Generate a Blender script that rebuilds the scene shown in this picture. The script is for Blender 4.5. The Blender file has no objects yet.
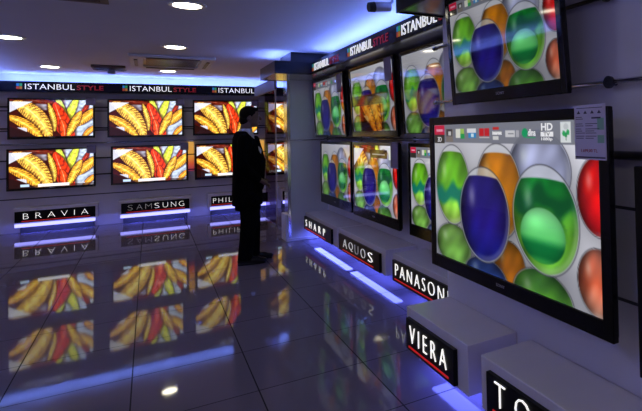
import bpy, bmesh, math, random
import numpy as np
from mathutils import Vector, Matrix, Euler

random.seed(7)
SC = bpy.context.scene
COL = SC.collection
PI = math.pi

# ------------------------------------------------------------------ camera
cam_d = bpy.data.cameras.new('camera'); cam = bpy.data.objects.new('camera', cam_d); COL.objects.link(cam)
F_PX, YAW, PITCH, ROLL = 516.536, math.radians(33.0198), math.radians(1.49942), math.radians(-1.23608)
fw = Vector((math.sin(YAW)*math.cos(PITCH), math.cos(YAW)*math.cos(PITCH), math.sin(PITCH)))
rt0 = Vector((math.cos(YAW), -math.sin(YAW), 0)); up0 = rt0.cross(fw)
rt = math.cos(ROLL)*rt0 + math.sin(ROLL)*up0; up = -math.sin(ROLL)*rt0 + math.cos(ROLL)*up0
M = Matrix((rt, up, -fw)).transposed().to_4x4(); M.translation = Vector((0, 0, 1.45))
cam.matrix_world = M
cam_d.sensor_width = 36.0; cam_d.lens = F_PX/642*36.0
cam_d.shift_x = (321-484.375)/642; cam_d.shift_y = -(205.5-116.076)/642
cam_d.clip_start = 0.02
SC.camera = cam

# ------------------------------------------------------------------ world / exposure
w = bpy.data.worlds.new('world'); SC.world = w; w.use_nodes = True
bg = w.node_tree.nodes['Background']; bg.inputs[0].default_value = (0.40, 0.36, 0.76, 1); bg.inputs[1].default_value = 0.75
SC.view_settings.view_transform = 'Standard'; SC.view_settings.look = 'None'
SC.view_settings.gamma = 1.0; SC.view_settings.use_curve_mapping = False
SC.view_settings.exposure = 0.0

LED_BLUE = (0.13, 0.16, 1.0)
LED_WHITE = (0.62, 0.70, 1.0)
COVE_COL = (0.17, 0.28, 1.0)
PLINTH_LED = 16.0
COVE_LED = 64.0
LAMP = 20.0

# ------------------------------------------------------------------ helpers
def srgb(r, g, b):
    f = lambda c: (c/255/12.92) if c/255 <= 0.04045 else ((c/255+0.055)/1.055)**2.4
    return (f(r), f(g), f(b))

def mat(name, base, rough=0.5, metal=0.0, emis=None, strength=0.0, var=0.06, nscale=6.0, coat=0.0, spec=0.5):
    m = bpy.data.materials.new(name); m.use_nodes = True
    nt = m.node_tree; b = nt.nodes['Principled BSDF']
    tc = nt.nodes.new('ShaderNodeTexCoord'); nz = nt.nodes.new('ShaderNodeTexNoise')
    nz.inputs['Scale'].default_value = nscale; nz.inputs['Detail'].default_value = 4
    nt.links.new(tc.outputs['Object'], nz.inputs['Vector'])
    rp = nt.nodes.new('ShaderNodeValToRGB')
    lo = [max(0, c*(1-var)) for c in base]; hi = [min(1, c*(1+var)) for c in base]
    rp.color_ramp.elements[0].position = 0.3; rp.color_ramp.elements[1].position = 0.7
    rp.color_ramp.elements[0].color = (*lo, 1); rp.color_ramp.elements[1].color = (*hi, 1)
    nt.links.new(nz.outputs['Fac'], rp.inputs['Fac']); nt.links.new(rp.outputs['Color'], b.inputs['Base Color'])
    b.inputs['Roughness'].default_value = rough; b.inputs['Metallic'].default_value = metal
    b.inputs['Specular IOR Level'].default_value = spec
    if coat:
        b.inputs['Coat Weight'].default_value = coat; b.inputs['Coat Roughness'].default_value = 0.03
    if emis:
        b.inputs['Emission Color'].default_value = (*emis, 1); b.inputs['Emission Strength'].default_value = strength
    return m

M_WALL = mat('wall_paint', (0.72, 0.70, 0.76), 0.45, var=0.03, nscale=1.5)
M_CEIL = mat('ceiling_paint', (0.74, 0.71, 0.78), 0.8, var=0.02, nscale=1.5)
M_PANEL = mat('grey_panel', (0.64, 0.67, 0.76), 0.35, var=0.03, nscale=2)
M_PLINTH = mat('plinth_laminate', (0.74, 0.71, 0.78), 0.22, var=0.03, nscale=3)
M_DARKGREY = mat('dark_grey_panel', (0.16, 0.16, 0.20), 0.5)
M_DARKBASE = mat('dark_recess', (0.05, 0.05, 0.06), 0.6)
M_BLACK = mat('gloss_black', (0.006, 0.006, 0.008), 0.12, spec=0.3)
M_MATTBLACK = mat('matt_black', (0.012, 0.012, 0.014), 0.5)
M_SIGN = mat('sign_black', (0.004, 0.004, 0.005), 0.3, spec=0.15)
M_FASCIA = mat('fascia_black', (0.005, 0.005, 0.012), 0.2, spec=0.2)
M_SOFFIT = mat('soffit_gloss', (0.30, 0.29, 0.36), 0.12, var=0.03)
M_CHROME = mat('chrome', (0.62, 0.63, 0.68), 0.14, metal=1.0)
M_DARKMETAL = mat('dark_metal', (0.05, 0.05, 0.06), 0.3, metal=0.8)
M_LETTER = mat('lit_white_letter', (0.8, 0.8, 0.8), 0.4, emis=(1, 0.98, 0.92), strength=0.95)
M_LETTERDIM = mat('faint_glow_unlit_letter', (0.55, 0.55, 0.55), 0.4, emis=(1, 1, 1), strength=0.12)  # unlit letters get a faint glow put into their material
M_LETTERMID = mat('half_lit_grey_letter', (0.6, 0.6, 0.6), 0.4, emis=(1, 1, 1), strength=0.35)
M_HDRLETTER = mat('lit_header_letter', (0.8, 0.8, 0.8), 0.4, emis=(1, 1, 1), strength=0.7)
M_REDLETTER = mat('dark_red_letter', (0.35, 0.01, 0.02), 0.4, emis=(0.6, 0.01, 0.02), strength=0.16)
M_REDLINE = mat('red_stripe', (0.5, 0.01, 0.01), 0.4, emis=(0.8, 0.02, 0.02), strength=0.40)
M_LED = mat('blue_led_tube', (0.6, 0.6, 0.9), 0.4, emis=LED_BLUE, strength=PLINTH_LED)
M_LEDW = mat('white_blue_led_tube', (0.6, 0.6, 0.9), 0.4, emis=(0.32, 0.32, 1.0), strength=2.3)
M_COVE = mat('cove_led_tube', (0.6, 0.7, 0.9), 0.4, emis=COVE_COL, strength=COVE_LED)
M_LAMP = mat('lamp_lens', (0.9, 0.9, 0.8), 0.4, emis=(1, 0.93, 0.72), strength=LAMP)
M_LAMPRING = mat('lamp_ring', (0.75, 0.74, 0.72), 0.3)
M_ACFRAME = mat('ac_plastic', (0.62, 0.58, 0.58), 0.5, var=0.02)
M_BROWN = mat('brown_grille', (0.10, 0.05, 0.04), 0.5)
M_PAPER = mat('price_paper', (0.62, 0.58, 0.74), 0.6, var=0.02)
M_PAPERGREY = mat('grey_price_card', (0.20, 0.17, 0.27), 0.5, var=0.03)
M_INK = mat('print_ink', (0.05, 0.04, 0.09), 0.6)
M_REDINK = mat('red_print_ink', (0.35, 0.02, 0.05), 0.6)
M_GREENINK = mat('green_print', (0.25, 0.50, 0.38), 0.6)
M_SUIT = mat('black_suit', (0.003, 0.003, 0.004), 0.9, nscale=60, var=0.3, spec=0.03)
M_TROUSER = mat('black_trousers', (0.003, 0.003, 0.004), 0.9, nscale=60, var=0.3, spec=0.03)
M_SHIRT = mat('white_shirt', (0.55, 0.57, 0.66), 0.7, var=0.04)
M_SKIN = mat('skin', (0.13, 0.075, 0.055), 0.5, var=0.08, nscale=20)
M_HAIR = mat('dark_hair', (0.004, 0.003, 0.003), 0.7, spec=0.1, var=0.4, nscale=80)
M_SHOE = mat('black_shoe', (0.004, 0.004, 0.005), 0.4, spec=0.2)
M_EYE = mat('eye', (0.3, 0.28, 0.26), 0.2)
M_GRAYCAM = mat('camera_housing', (0.35, 0.36, 0.45), 0.4)
M_LOGO = mat('silver_logo', (0.45, 0.45, 0.48), 0.3, metal=0.6)

def box(bm, x0, x1, y0, y1, z0, z1, bev=0.0, seg=2):
    vs = [bm.verts.new((x, y, z)) for x in (x0, x1) for y in (y0, y1) for z in (z0, z1)]
    idx = [(0,1,3,2),(4,6,7,5),(0,4,5,1),(2,3,7,6),(0,2,6,4),(1,5,7,3)]
    fs = [bm.faces.new([vs[i] for i in f]) for f in idx]
    if bev > 0:
        es = list({e for f in fs for e in f.edges})
        bmesh.ops.bevel(bm, geom=es, offset=bev, segments=seg, affect='EDGES', profile=0.5)
    return bm

def ringpts(c, ax, r, n):
    ax = Vector(ax).normalized()
    a = ax.orthogonal().normalized(); b = ax.cross(a)
    return [Vector(c) + r*(math.cos(2*PI*i/n)*a + math.sin(2*PI*i/n)*b) for i in range(n)]

def tube(bm, pts, rads, n=14, cap=True):
    pts = [Vector(p) for p in pts]
    if not isinstance(rads, (list, tuple)): rads = [rads]*len(pts)
    rings = []
    d0 = (pts[1]-pts[0]).normalized(); a = d0.orthogonal().normalized()
    for i, p in enumerate(pts):
        d = (pts[min(i+1, len(pts)-1)] - pts[max(i-1, 0)]).normalized()
        a = (a - d*a.dot(d)).normalized(); b = d.cross(a)
        rings.append([bm.verts.new(p + rads[i]*(math.cos(2*PI*k/n)*a + math.sin(2*PI*k/n)*b)) for k in range(n)])
    for r0, r1 in zip(rings, rings[1:]):
        for k in range(n):
            bm.faces.new((r0[k], r0[(k+1) % n], r1[(k+1) % n], r1[k]))
    if cap:
        bm.faces.new(rings[0][::-1]); bm.faces.new(rings[-1])
    return bm

def lathe(bm, c, prof, n=32):
    """profile of (radius, z) turned round the vertical through c"""
    rings = []
    for r, z in prof:
        rings.append([bm.verts.new((c[0]+r*math.cos(2*PI*k/n), c[1]+r*math.sin(2*PI*k/n), c[2]+z)) for k in range(n)])
    for r0, r1 in zip(rings, rings[1:]):
        for k in range(n):
            bm.faces.new((r0[k], r0[(k+1) % n], r1[(k+1) % n], r1[k]))
    bm.faces.new(rings[0][::-1]); bm.faces.new(rings[-1])
    return bm

def obj(name, bm, m, parent=None, smooth=False):
    bmesh.ops.recalc_face_normals(bm, faces=bm.faces)
    me = bpy.data.meshes.new(name); bm.to_mesh(me); bm.free()
    return mobj(name, me, m, parent, smooth)

def mobj(name, me, m, parent=None, smooth=False):
    o = bpy.data.objects.new(name, me); COL.objects.link(o)
    if m and not me.materials: me.materials.append(m)
    if smooth:
        for p in me.polygons: p.use_smooth = True
    if parent: o.parent = parent
    return o

def thing(name, label, cat, loc=(0, 0, 0), rotz=0.0, group=None, tilt=0.0):
    o = bpy.data.objects.new(name, None); COL.objects.link(o)
    o.empty_display_size = 0.1
    o.location = loc; o.rotation_euler = (tilt, 0, rotz); o['label'] = label; o['category'] = cat
    if group: o['group'] = group
    return o

def tag(o, label, cat, group=None):
    o['label'] = label; o['category'] = cat
    if group: o['group'] = group
    return o

def struct(name, bm, m):
    o = obj(name, bm, m); o['kind'] = 'structure'; return o

def BM(): return bmesh.new()

def text_mesh(s, x0, x1, z0, z1, y, depth, space=1.0, bold=0.0):
    cu = bpy.data.curves.new('text', 'FONT'); cu.body = s; cu.size = 1.0
    cu.space_character = space; cu.offset = bold; cu.resolution_u = 3
    cu.extrude = 0.02
    t = bpy.data.objects.new('text', cu); COL.objects.link(t)
    bpy.context.view_layer.update()
    dg = bpy.context.evaluated_depsgraph_get()
    me = bpy.data.meshes.new_from_object(t.evaluated_get(dg))
    bpy.data.objects.remove(t); bpy.data.curves.remove(cu)
    n = len(me.vertices); co = np.empty(n*3); me.vertices.foreach_get('co', co); co = co.reshape(-1, 3)
    mn = co.min(0); mx = co.max(0); u = (co-mn)/np.maximum(mx-mn, 1e-9)
    out = np.stack([x0+u[:, 0]*(x1-x0), y - u[:, 2]*depth, z0+u[:, 1]*(z1-z0)], 1)
    me.vertices.foreach_set('co', out.ravel()); me.update()
    return me

def lettering(s, x0, x1, z0, z1, y, depth, m, parent, space=1.0, bold=0.0, name='lettering', label=None):
    me = text_mesh(s, x0, x1, z0, z1, y, depth, space, bold); me.materials.clear()
    o = mobj(name, me, m, parent)
    if label: o['label'] = label
    return o

def letters(s, x0, x1, z0, z1, y, depth, m, parent, space=1.0, bold=0.0, label=None):
    me = text_mesh(s, x0, x1, z0, z1, y, depth, space, bold)
    bm = bmesh.new(); bm.from_mesh(me); bpy.data.meshes.remove(me)
    left = set(bm.verts); isl = []
    while left:
        st = [left.pop()]; comp = set(st)
        while st:
            v = st.pop()
            for e in v.link_edges:
                o = e.other_vert(v)
                if o in left: left.discard(o); comp.add(o); st.append(o)
        isl.append(comp)
    spans = []                                    # islands that overlap sideways belong to one letter
    for c in sorted(isl, key=lambda c: min(v.co.x for v in c)):
        lo = min(v.co.x for v in c); hi = max(v.co.x for v in c)
        if spans and lo < spans[-1][1]-0.004 and len(isl) > len(s): spans[-1][1] = max(hi, spans[-1][1]); spans[-1][2] |= c
        else: spans.append([lo, hi, set(c)])
    for lo, hi, c in spans:
        nb = bmesh.new(); mp = {}
        for v in c: mp[v] = nb.verts.new(v.co)
        for f in bm.faces:
            if f.verts[0] in c: nb.faces.new([mp[v] for v in f.verts])
        o = obj('letter', nb, m, parent)
        if label: o['label'] = label
    bm.free()

RIGHT = -PI/2      # local x = away from the back wall, local y = into the right wall

# ------------------------------------------------------------------ room shell
CEIL = 2.48
def floor_material():
    m = bpy.data.materials.new('polished_tile'); m.use_nodes = True
    nt = m.node_tree; b = nt.nodes['Principled BSDF']
    tc = nt.nodes.new('ShaderNodeTexCoord'); mp = nt.nodes.new('ShaderNodeMapping')
    mp.inputs['Location'].default_value = (0.09, -0.09, 0)
    br = nt.nodes.new('ShaderNodeTexBrick'); br.offset = 0.0; br.squash = 1.0
    br.inputs['Scale'].default_value = 1.0; br.inputs['Brick Width'].default_value = 0.608
    br.inputs['Row Height'].default_value = 0.622; br.inputs['Mortar Size'].default_value = 0.0042
    br.inputs['Mortar Smooth'].default_value = 0.2
    br.inputs['Color1'].default_value = (0.165, 0.145, 0.175, 1); br.inputs['Color2'].default_value = (0.15, 0.13, 0.16, 1)
    br.inputs['Mortar'].default_value = (0.03, 0.03, 0.035, 1)
    nt.links.new(tc.outputs['Object'], mp.inputs['Vector']); nt.links.new(mp.outputs['Vector'], br.inputs['Vector'])
    nt.links.new(br.outputs['Color'], b.inputs['Base Color'])
    rr = nt.nodes.new('ShaderNodeMapRange'); rr.inputs['To Min'].default_value = 0.04; rr.inputs['To Max'].default_value = 0.6
    nt.links.new(br.outputs['Fac'], rr.inputs['Value']); nt.links.new(rr.outputs['Result'], b.inputs['Roughness'])
    sr = nt.nodes.new('ShaderNodeMapRange'); sr.inputs['To Min'].default_value = 0.5; sr.inputs['To Max'].default_value = 0.0
    nt.links.new(br.outputs['Fac'], sr.inputs['Value']); nt.links.new(sr.outputs['Result'], b.inputs['Specular IOR Level'])
    b.inputs['IOR'].default_value = 1.31
    return m
struct('floor', box(BM(), -4, 3.4, -2.5, 11.0, -0.1, 0.0), floor_material())
struct('ceiling', box(BM(), -4, 3.4, -2.5, 11.0, CEIL, CEIL+0.1), M_CEIL)
WB = 10.75                                     # back wall face
b = BM(); box(b, -4, 3.4, WB, WB+0.15, 0, CEIL)
struct('wall_back', b, M_WALL)
struct('wall_left', box(BM(), -2.4, -2.25, -2.5, WB, 0, CEIL), M_WALL)
struct('wall_right', box(BM(), 2.12, 2.3, 2.97, 7.36, 0, CEIL), M_WALL)
struct('wall_far_right', box(BM(), 3.1, 3.3, 7.6, WB, 0, CEIL), M_WALL)
struct('wall_near_right', box(BM(), 1.62, 2.12, -2.5, 2.97, 0, CEIL), M_WALL)
b = BM(); box(b, 1.60, 3.1, 7.36, 7.56, 0.0, CEIL); struct('wall_pier', b, M_PANEL)
# chrome edge, seam and base of the pier
b = BM(); box(b, 1.575, 1.60, 7.345, 7.56, 0.0, 2.19, 0.004); box(b, 1.60, 1.615, 7.35, 7.36, 0.0, 2.19); struct('trim_1', b, M_CHROME)
b = BM(); box(b, 1.60, 2.12, 7.352, 7.36, 1.355, 1.368); struct('trim_2', b, M_CHROME)
b = BM(); box(b, 1.545, 2.12, 7.31, 7.58, 0.0, 0.035, 0.004); box(b, 1.54, 1.58, 7.33, 7.60, 0.0, 0.36, 0.005); struct('trim_3', b, M_PANEL)
# thin dark joints between the wall panels of the back wall and of the near right wall
b = BM()
for z in (0.52, 1.90, 1.58): box(b, -2.25, 3.1, WB-0.004, WB, z-0.008, z+0.008)
struct('trim_4', b, M_DARKBASE)
b = BM()
for z in (1.12, 0.745): box(b, 1.615, 1.62, -2.5, 2.965, z-0.006, z+0.006)
struct('trim_5', b, M_DARKBASE)

# ------------------------------------------------------------------ sign headers (cove boxes) along the walls
def header(name, pts_boxes, m=M_SOFFIT):
    b = BM()
    for a in pts_boxes: box(b, *a)
    return struct(name, b, m)
HZ0, HZ1 = 2.185, 2.335
header('trim_6', [(-1.95, 3.1, 10.47, WB, HZ0, HZ0+0.02)])                       # back wall soffit board
header('trim_7', [(1.72, 2.12, 2.97, 6.55, HZ0, HZ0+0.02)])                      # right wall soffit board
header('trim_8', [(1.29, 2.12, 6.57, 7.36, HZ0, HZ0+0.02), (1.29, 1.60, 7.36, 7.5, HZ0, HZ0+0.02)])     # pier soffit board
header('trim_9', [(1.31, 1.62, -2.5, 2.95, HZ0+0.01, HZ0+0.03)])                 # near right soffit board
header('trim_10', [(-2.25, -1.97, -1.0, WB, HZ0, HZ0+0.02)])                     # left wall soffit board
header('trim_11', [(1.50, 2.12, 6.75, 7.36, HZ1+0.0, CEIL)], M_FASCIA)            # boxing above the pier header
# fascia boards, one thing each
def fascia(label, boxes, m=M_FASCIA):
    b = BM()
    for a in boxes: box(b, *a, 0.003)
    t = obj('fascia_board', b, m); tag(t, label, 'fascia'); return t
f_back = fascia('long black fascia board with lit lettering over the back wall televisions', [(-1.95, 3.1, 10.45, 10.47, HZ0-0.005, HZ1+0.01)])
f_right = fascia('black fascia board sloping across the photo above the six right wall televisions', [(1.70, 1.72, 2.97, 6.57, HZ0-0.005, HZ1)])
f_pier = fascia('short black fascia box wrapping round the top of the grey pier', [(1.27, 1.70, 6.55, 6.57, HZ0-0.005, HZ1), (1.27, 1.29, 6.57, 7.52, HZ0-0.005, HZ1), (1.29, 1.60, 7.50, 7.52, HZ0-0.005, HZ1)])
f_near = fascia('black fascia board end at the top edge of the photo above the nearest wall', [(1.29, 1.31, -2.5, 2.97, HZ0, HZ1+0.02), (1.31, 1.617, 2.95, 2.97, HZ0, HZ1+0.02)])
f_left = fascia('fascia board of the left hand wall, outside the left edge of the photo', [(-1.97, -1.95, -1.0, 10.45, HZ0-0.005, HZ1+0.01)])
f_side = fascia('short grey fascia panel hanging in front of the back corner beside the pier', [(1.66, 1.70, 8.62, 10.45, HZ0-0.03, HZ1)], M_DARKGREY)

# smoked glass screen beneath the short fascia in the back corner
gm = bpy.data.materials.new('smoked_glass'); gm.use_nodes = True
nt = gm.node_tree; nt.nodes.remove(nt.nodes['Principled BSDF'])
tr = nt.nodes.new('ShaderNodeBsdfTransparent'); tr.inputs[0].default_value = (0.55, 0.5, 0.62, 1)
gl = nt.nodes.new('ShaderNodeBsdfGlossy'); gl.inputs['Roughness'].default_value = 0.03
mx = nt.nodes.new('ShaderNodeMixShader'); mx.inputs[0].default_value = 0.04
nt.links.new(tr.outputs[0], mx.inputs[1]); nt.links.new(gl.outputs[0], mx.inputs[2])
nt.links.new(mx.outputs[0], nt.nodes['Material Output'].inputs['Surface'])
t = thing('glass_partition', 'smoked glass partition standing in the back corner beside the pier', 'partition', (1.68, 9.5, 0))
obj('glass_pane', box(BM(), -0.005, 0.005, -0.86, 0.0, 0.03, 2.15), gm, t)
obj('bottom_rail', box(BM(), -0.015, 0.015, -0.87, 0.01, 0.0, 0.03, 0.003), M_CHROME, t)
obj('edge_profile', box(BM(), -0.010, 0.010, -0.87, -0.86, 0.03, 2.15), M_CHROME, t)

# cove LED tubes lying in the open top of the headers
def cove(label, pts, group='cove led tubes'):
    t = obj('cove_led_tube', tube(BM(), pts, 0.010, 8), M_COVE); tag(t, label, 'led tube', group); return t
ZT = HZ1-0.012
cove('blue white led tube hidden in the header along the back wall', [(-1.9, 10.56, ZT), (3.0, 10.56, ZT)])
cove('blue white led tube hidden in the header along the right wall', [(1.82, 3.0, ZT), (1.82, 6.5, ZT)])
cove('blue white led tube hidden in the header of the pier', [(1.37, 6.7, ZT), (1.37, 7.45, ZT)])
cove('blue white led tube in the left hand header beyond the photo', [(-2.08, -0.9, ZT), (-2.08, 10.4, ZT)])
# cradles carrying the tubes
b = BM(); box(b, -1.9, 3.0, 10.545, 10.575, HZ0+0.02, ZT-0.009); box(b, 1.805, 1.835, 3.0, 6.5, HZ0+0.02, ZT-0.009)
box(b, 1.355, 1.385, 6.7, 7.45, HZ0+0.02, ZT-0.009); box(b, -2.095, -2.065, -0.9, 10.4, HZ0+0.02, ZT-0.009)
struct('trim_12', b, M_ACFRAME)

# ------------------------------------------------------------------ header lettering (lit signs fixed on the fascias)
EMB = [mat('emblem_blue', (0.02, 0.2, 0.5), 0.4, emis=(0.05, 0.45, 0.8), strength=0.22), mat('emblem_green', (0.02, 0.4, 0.1), 0.4, emis=(0.05, 0.6, 0.25), strength=0.22),
       mat('emblem_red', (0.5, 0.05, 0.02), 0.4, emis=(0.8, 0.10, 0.05), strength=0.22), mat('emblem_orange', (0.5, 0.2, 0.02), 0.4, emis=(0.9, 0.35, 0.03), strength=0.22)]
def shop_sign(label, loc, rotz, red=True, dim=1.0, white=True):
    t = thing('fascia_lettering', label, 'sign', loc, rotz, 'shop name signs on the fascias')
    k = 0
    for ix in (0, 1):
        for iz in (1, 0):
            x = -0.10+ix*0.036; z = 0.001+iz*0.045
            e = obj('emblem_square', box(BM(), x, x+0.031, -0.004, 0, z, z+0.041), EMB[(0, 2, 1, 3)[k]], t); k += 1
    if white:
        lettering('ISTANBUL', 0, 0.60, 0.0, 0.085, 0, 0.006, M_HDRLETTER, t, 1.04, -0.004)
    if red:
        lettering('STYLE', 0.625, 0.97, 0.0, 0.075, 0, 0.004, M_REDLETTER, t, 1.0, 0.012, label='dark red lettering')
    return t
for i, x in enumerate((-1.59, -0.265, 1.06)):
    shop_sign(('shop name lettering on the back wall fascia, leftmost of three', 'shop name lettering on the back wall fascia, middle of three',
               'shop name lettering on the back wall fascia, nearest the standing man')[i], (x, 10.45, 2.222), 0)
for i, y in enumerate((6.40, 5.05, 3.80)):
    shop_sign(('shop name lettering on the right wall fascia, farthest one beside the pier', 'shop name lettering on the right wall fascia, middle one',
               'shop name lettering on the right wall fascia, nearest and largest one')[i], (1.70, y, 2.215), RIGHT)

# ------------------------------------------------------------------ plinths with brand name signs
def plinth(label, loc, rotz, W, D, z0, z1, sx0, sx1, sz0, sz1, text, tx0, tx1, tz0, tz1, group, groups=None, space=1.25, led=M_LED, ledy=None, ledy_down=None):
    D -= 0.003
    t = thing('display_plinth', label, 'plinth', loc, rotz, group)
    obj('body', box(BM(), 0, W, 0, D, z0, z1, 0.004), M_PLINTH, t)
    obj('recessed_base', box(BM(), 0.06, W-0.06, D-0.06, D, 0, z0), M_DARKBASE, t)
    s = obj('name_board', box(BM(), sx0, sx1, -0.025, 0, sz0, sz1, 0.004), M_SIGN, t)
    if groups is None: groups = [(text, tx0, tx1, M_LETTER, None)]
    for (tt, a, c, mm, lb) in groups:
        letters(tt, a, c, tz0, tz1, -0.025, 0.006, mm, s, space, -0.026, lb)
    obj('red_stripe', box(BM(), tx0-0.02, tx1+0.02, -0.029, -0.025, tz0-0.038, tz0-0.028), M_REDLINE, s)
    ly = ledy_down or D*0.45; hw = 0.075 if ledy_down else 0.04
    if ledy is None: b = box(BM(), 0.05, W-0.05, ly-hw, ly+hw, z0-0.010, z0, 0.002)
    else:
        obj('led_strip', box(BM(), 0.08, W-0.08, D*0.30, D*0.55, z0-0.008, z0), M_LED, t)  # extra strip added under the body for the blue wash on the floor
        b = box(BM(), 0.03, W-0.03, ledy-0.008, ledy+0.008, z0-0.05, z0, 0.003)
    obj('led_strip', b, led, t)
    return t
# back wall (front of the boards at Y about 10.45)
BP = 10.48
GB = 'plinths along the back wall'
plinth('low white plinth under the leftmost back wall televisions, six letter lit name board', (-1.74, BP, 0), 0, 1.04, WB-BP, 0.165, 0.40, 0.03, 1.01, 0.185, 0.355, 'BRAVIA', 0.13, 0.92, 0.238, 0.322, GB, space=1.75, led=M_LEDW, ledy=-0.012)
plinth('low white plinth under the second back wall televisions, name board with half its letters unlit', (-0.43, BP, 0), 0, 1.06, WB-BP, 0.165, 0.40, 0.04, 1.02, 0.185, 0.355, 'SAMSUNG', 0.13, 0.93, 0.238, 0.322, GB, led=M_LEDW, ledy=-0.012, space=1.6,
       groups=[('S', 0.13, 0.20, M_LETTERDIM, 'unlit grey letter'), ('A', 0.25, 0.335, M_LETTERDIM, 'unlit grey letter'), ('M', 0.375, 0.465, M_LETTERDIM, 'unlit grey letter'), ('S', 0.505, 0.575, M_LETTER, None), ('U', 0.625, 0.70, M_LETTER, None), ('N', 0.745, 0.82, M_LETTER, None), ('G', 0.86, 0.94, M_LETTER, None)])
plinth('low white plinth behind the standing man, name board partly hidden by his coat', (0.88, BP, 0), 0, 1.06, WB-BP, 0.165, 0.40, 0.05, 1.0, 0.185, 0.355, 'PHILIPS', 0.08, 0.60, 0.238, 0.322, GB, led=M_LEDW, ledy=-0.012, space=1.3)
t = thing('display_plinth', 'low white plinth in the back corner between the man and the pier', 'plinth', (2.12, BP, 0), 0, GB)
obj('body', box(BM(), 0, 0.9, 0, WB-BP, 0.165, 0.40, 0.004), M_PLINTH, t)
obj('recessed_base', box(BM(), 0.06, 0.84, WB-BP-0.06, WB-BP, 0, 0.165), M_DARKBASE, t)
obj('name_board', box(BM(), 0.03, 0.86, -0.025, 0, 0.185, 0.355, 0.004), M_SIGN, t)
obj('led_strip', box(BM(), 0.03, 0.86, -0.020, -0.004, 0.115, 0.165, 0.003), M_LEDW, t)
# right wall, local x runs towards the camera
GR = 'plinths along the right wall'
WR = 2.12
plinth('white plinth against the pier with the smallest, farthest name board of the right row', (1.80, 7.33, 0), RIGHT, 1.45, WR-1.80, 0.14, 0.37, 0.02, 1.27, 0.150, 0.325, 'SHARP', 0.12, 1.02, 0.205, 0.29, GR, space=2.1)
plinth('white plinth second from the pier with a name board ending in S', (1.80, 5.83, 0), RIGHT, 1.36, WR-1.80, 0.14, 0.375, 0.05, 1.27, 0.150, 0.325, 'AQUOS', 0.22, 1.10, 0.205, 0.295, GR, space=1.6,
       groups=[('A', 0.22, 0.345, M_LETTERMID, 'half lit grey letter'), ('Q', 0.41, 0.535, M_LETTERMID, 'half lit grey letter'), ('U', 0.60, 0.705, M_LETTERDIM, 'unlit grey letter'), ('O', 0.78, 0.905, M_LETTERMID, 'half lit grey letter'), ('S', 0.985, 1.10, M_LETTER, None)])
plinth('white plinth third from the pier, partly hidden by the nearer wall corner', (1.80, 4.30, 0), RIGHT, 1.32, WR-1.80, 0.14, 0.38, 0.04, 1.28, 0.155, 0.335, 'PANASONIC', 0.115, 1.20, 0.215, 0.315, GR, space=1.4)
plinth('white plinth with a lit five letter name board below the largest television', (1.315, 2.94, 0), RIGHT, 0.72, 1.62-1.315, 0.135, 0.385, 0.04, 0.62, 0.150, 0.335, 'VIERA', 0.10, 0.545, 0.208, 0.304, GR, space=1.5, ledy_down=0.215)
plinth('nearest white plinth cut off by the bottom right corner of the photo', (1.315, 2.10, 0), RIGHT, 1.30, 1.62-1.315, 0.135, 0.385, 0.08, 1.22, 0.150, 0.345, 'TOSHIBA', 0.155, 1.10, 0.225, 0.330, GR, space=1.7, ledy_down=0.215)

# ------------------------------------------------------------------ what the screens show
NX, NZ = 300, 169
U, V = np.meshgrid(np.linspace(0, 1, NX), np.linspace(0, 1, NZ))     # u right, v down
AS = 16/9
def smooth(x, a, b):
    t = np.clip((x-a)/(b-a), 0, 1); return t*t*(3-2*t)
def C(*rgb): return np.array(rgb, float)/255
def blend(img, colr, m): return img*(1-m[..., None]) + np.asarray(colr)*m[..., None]

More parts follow.
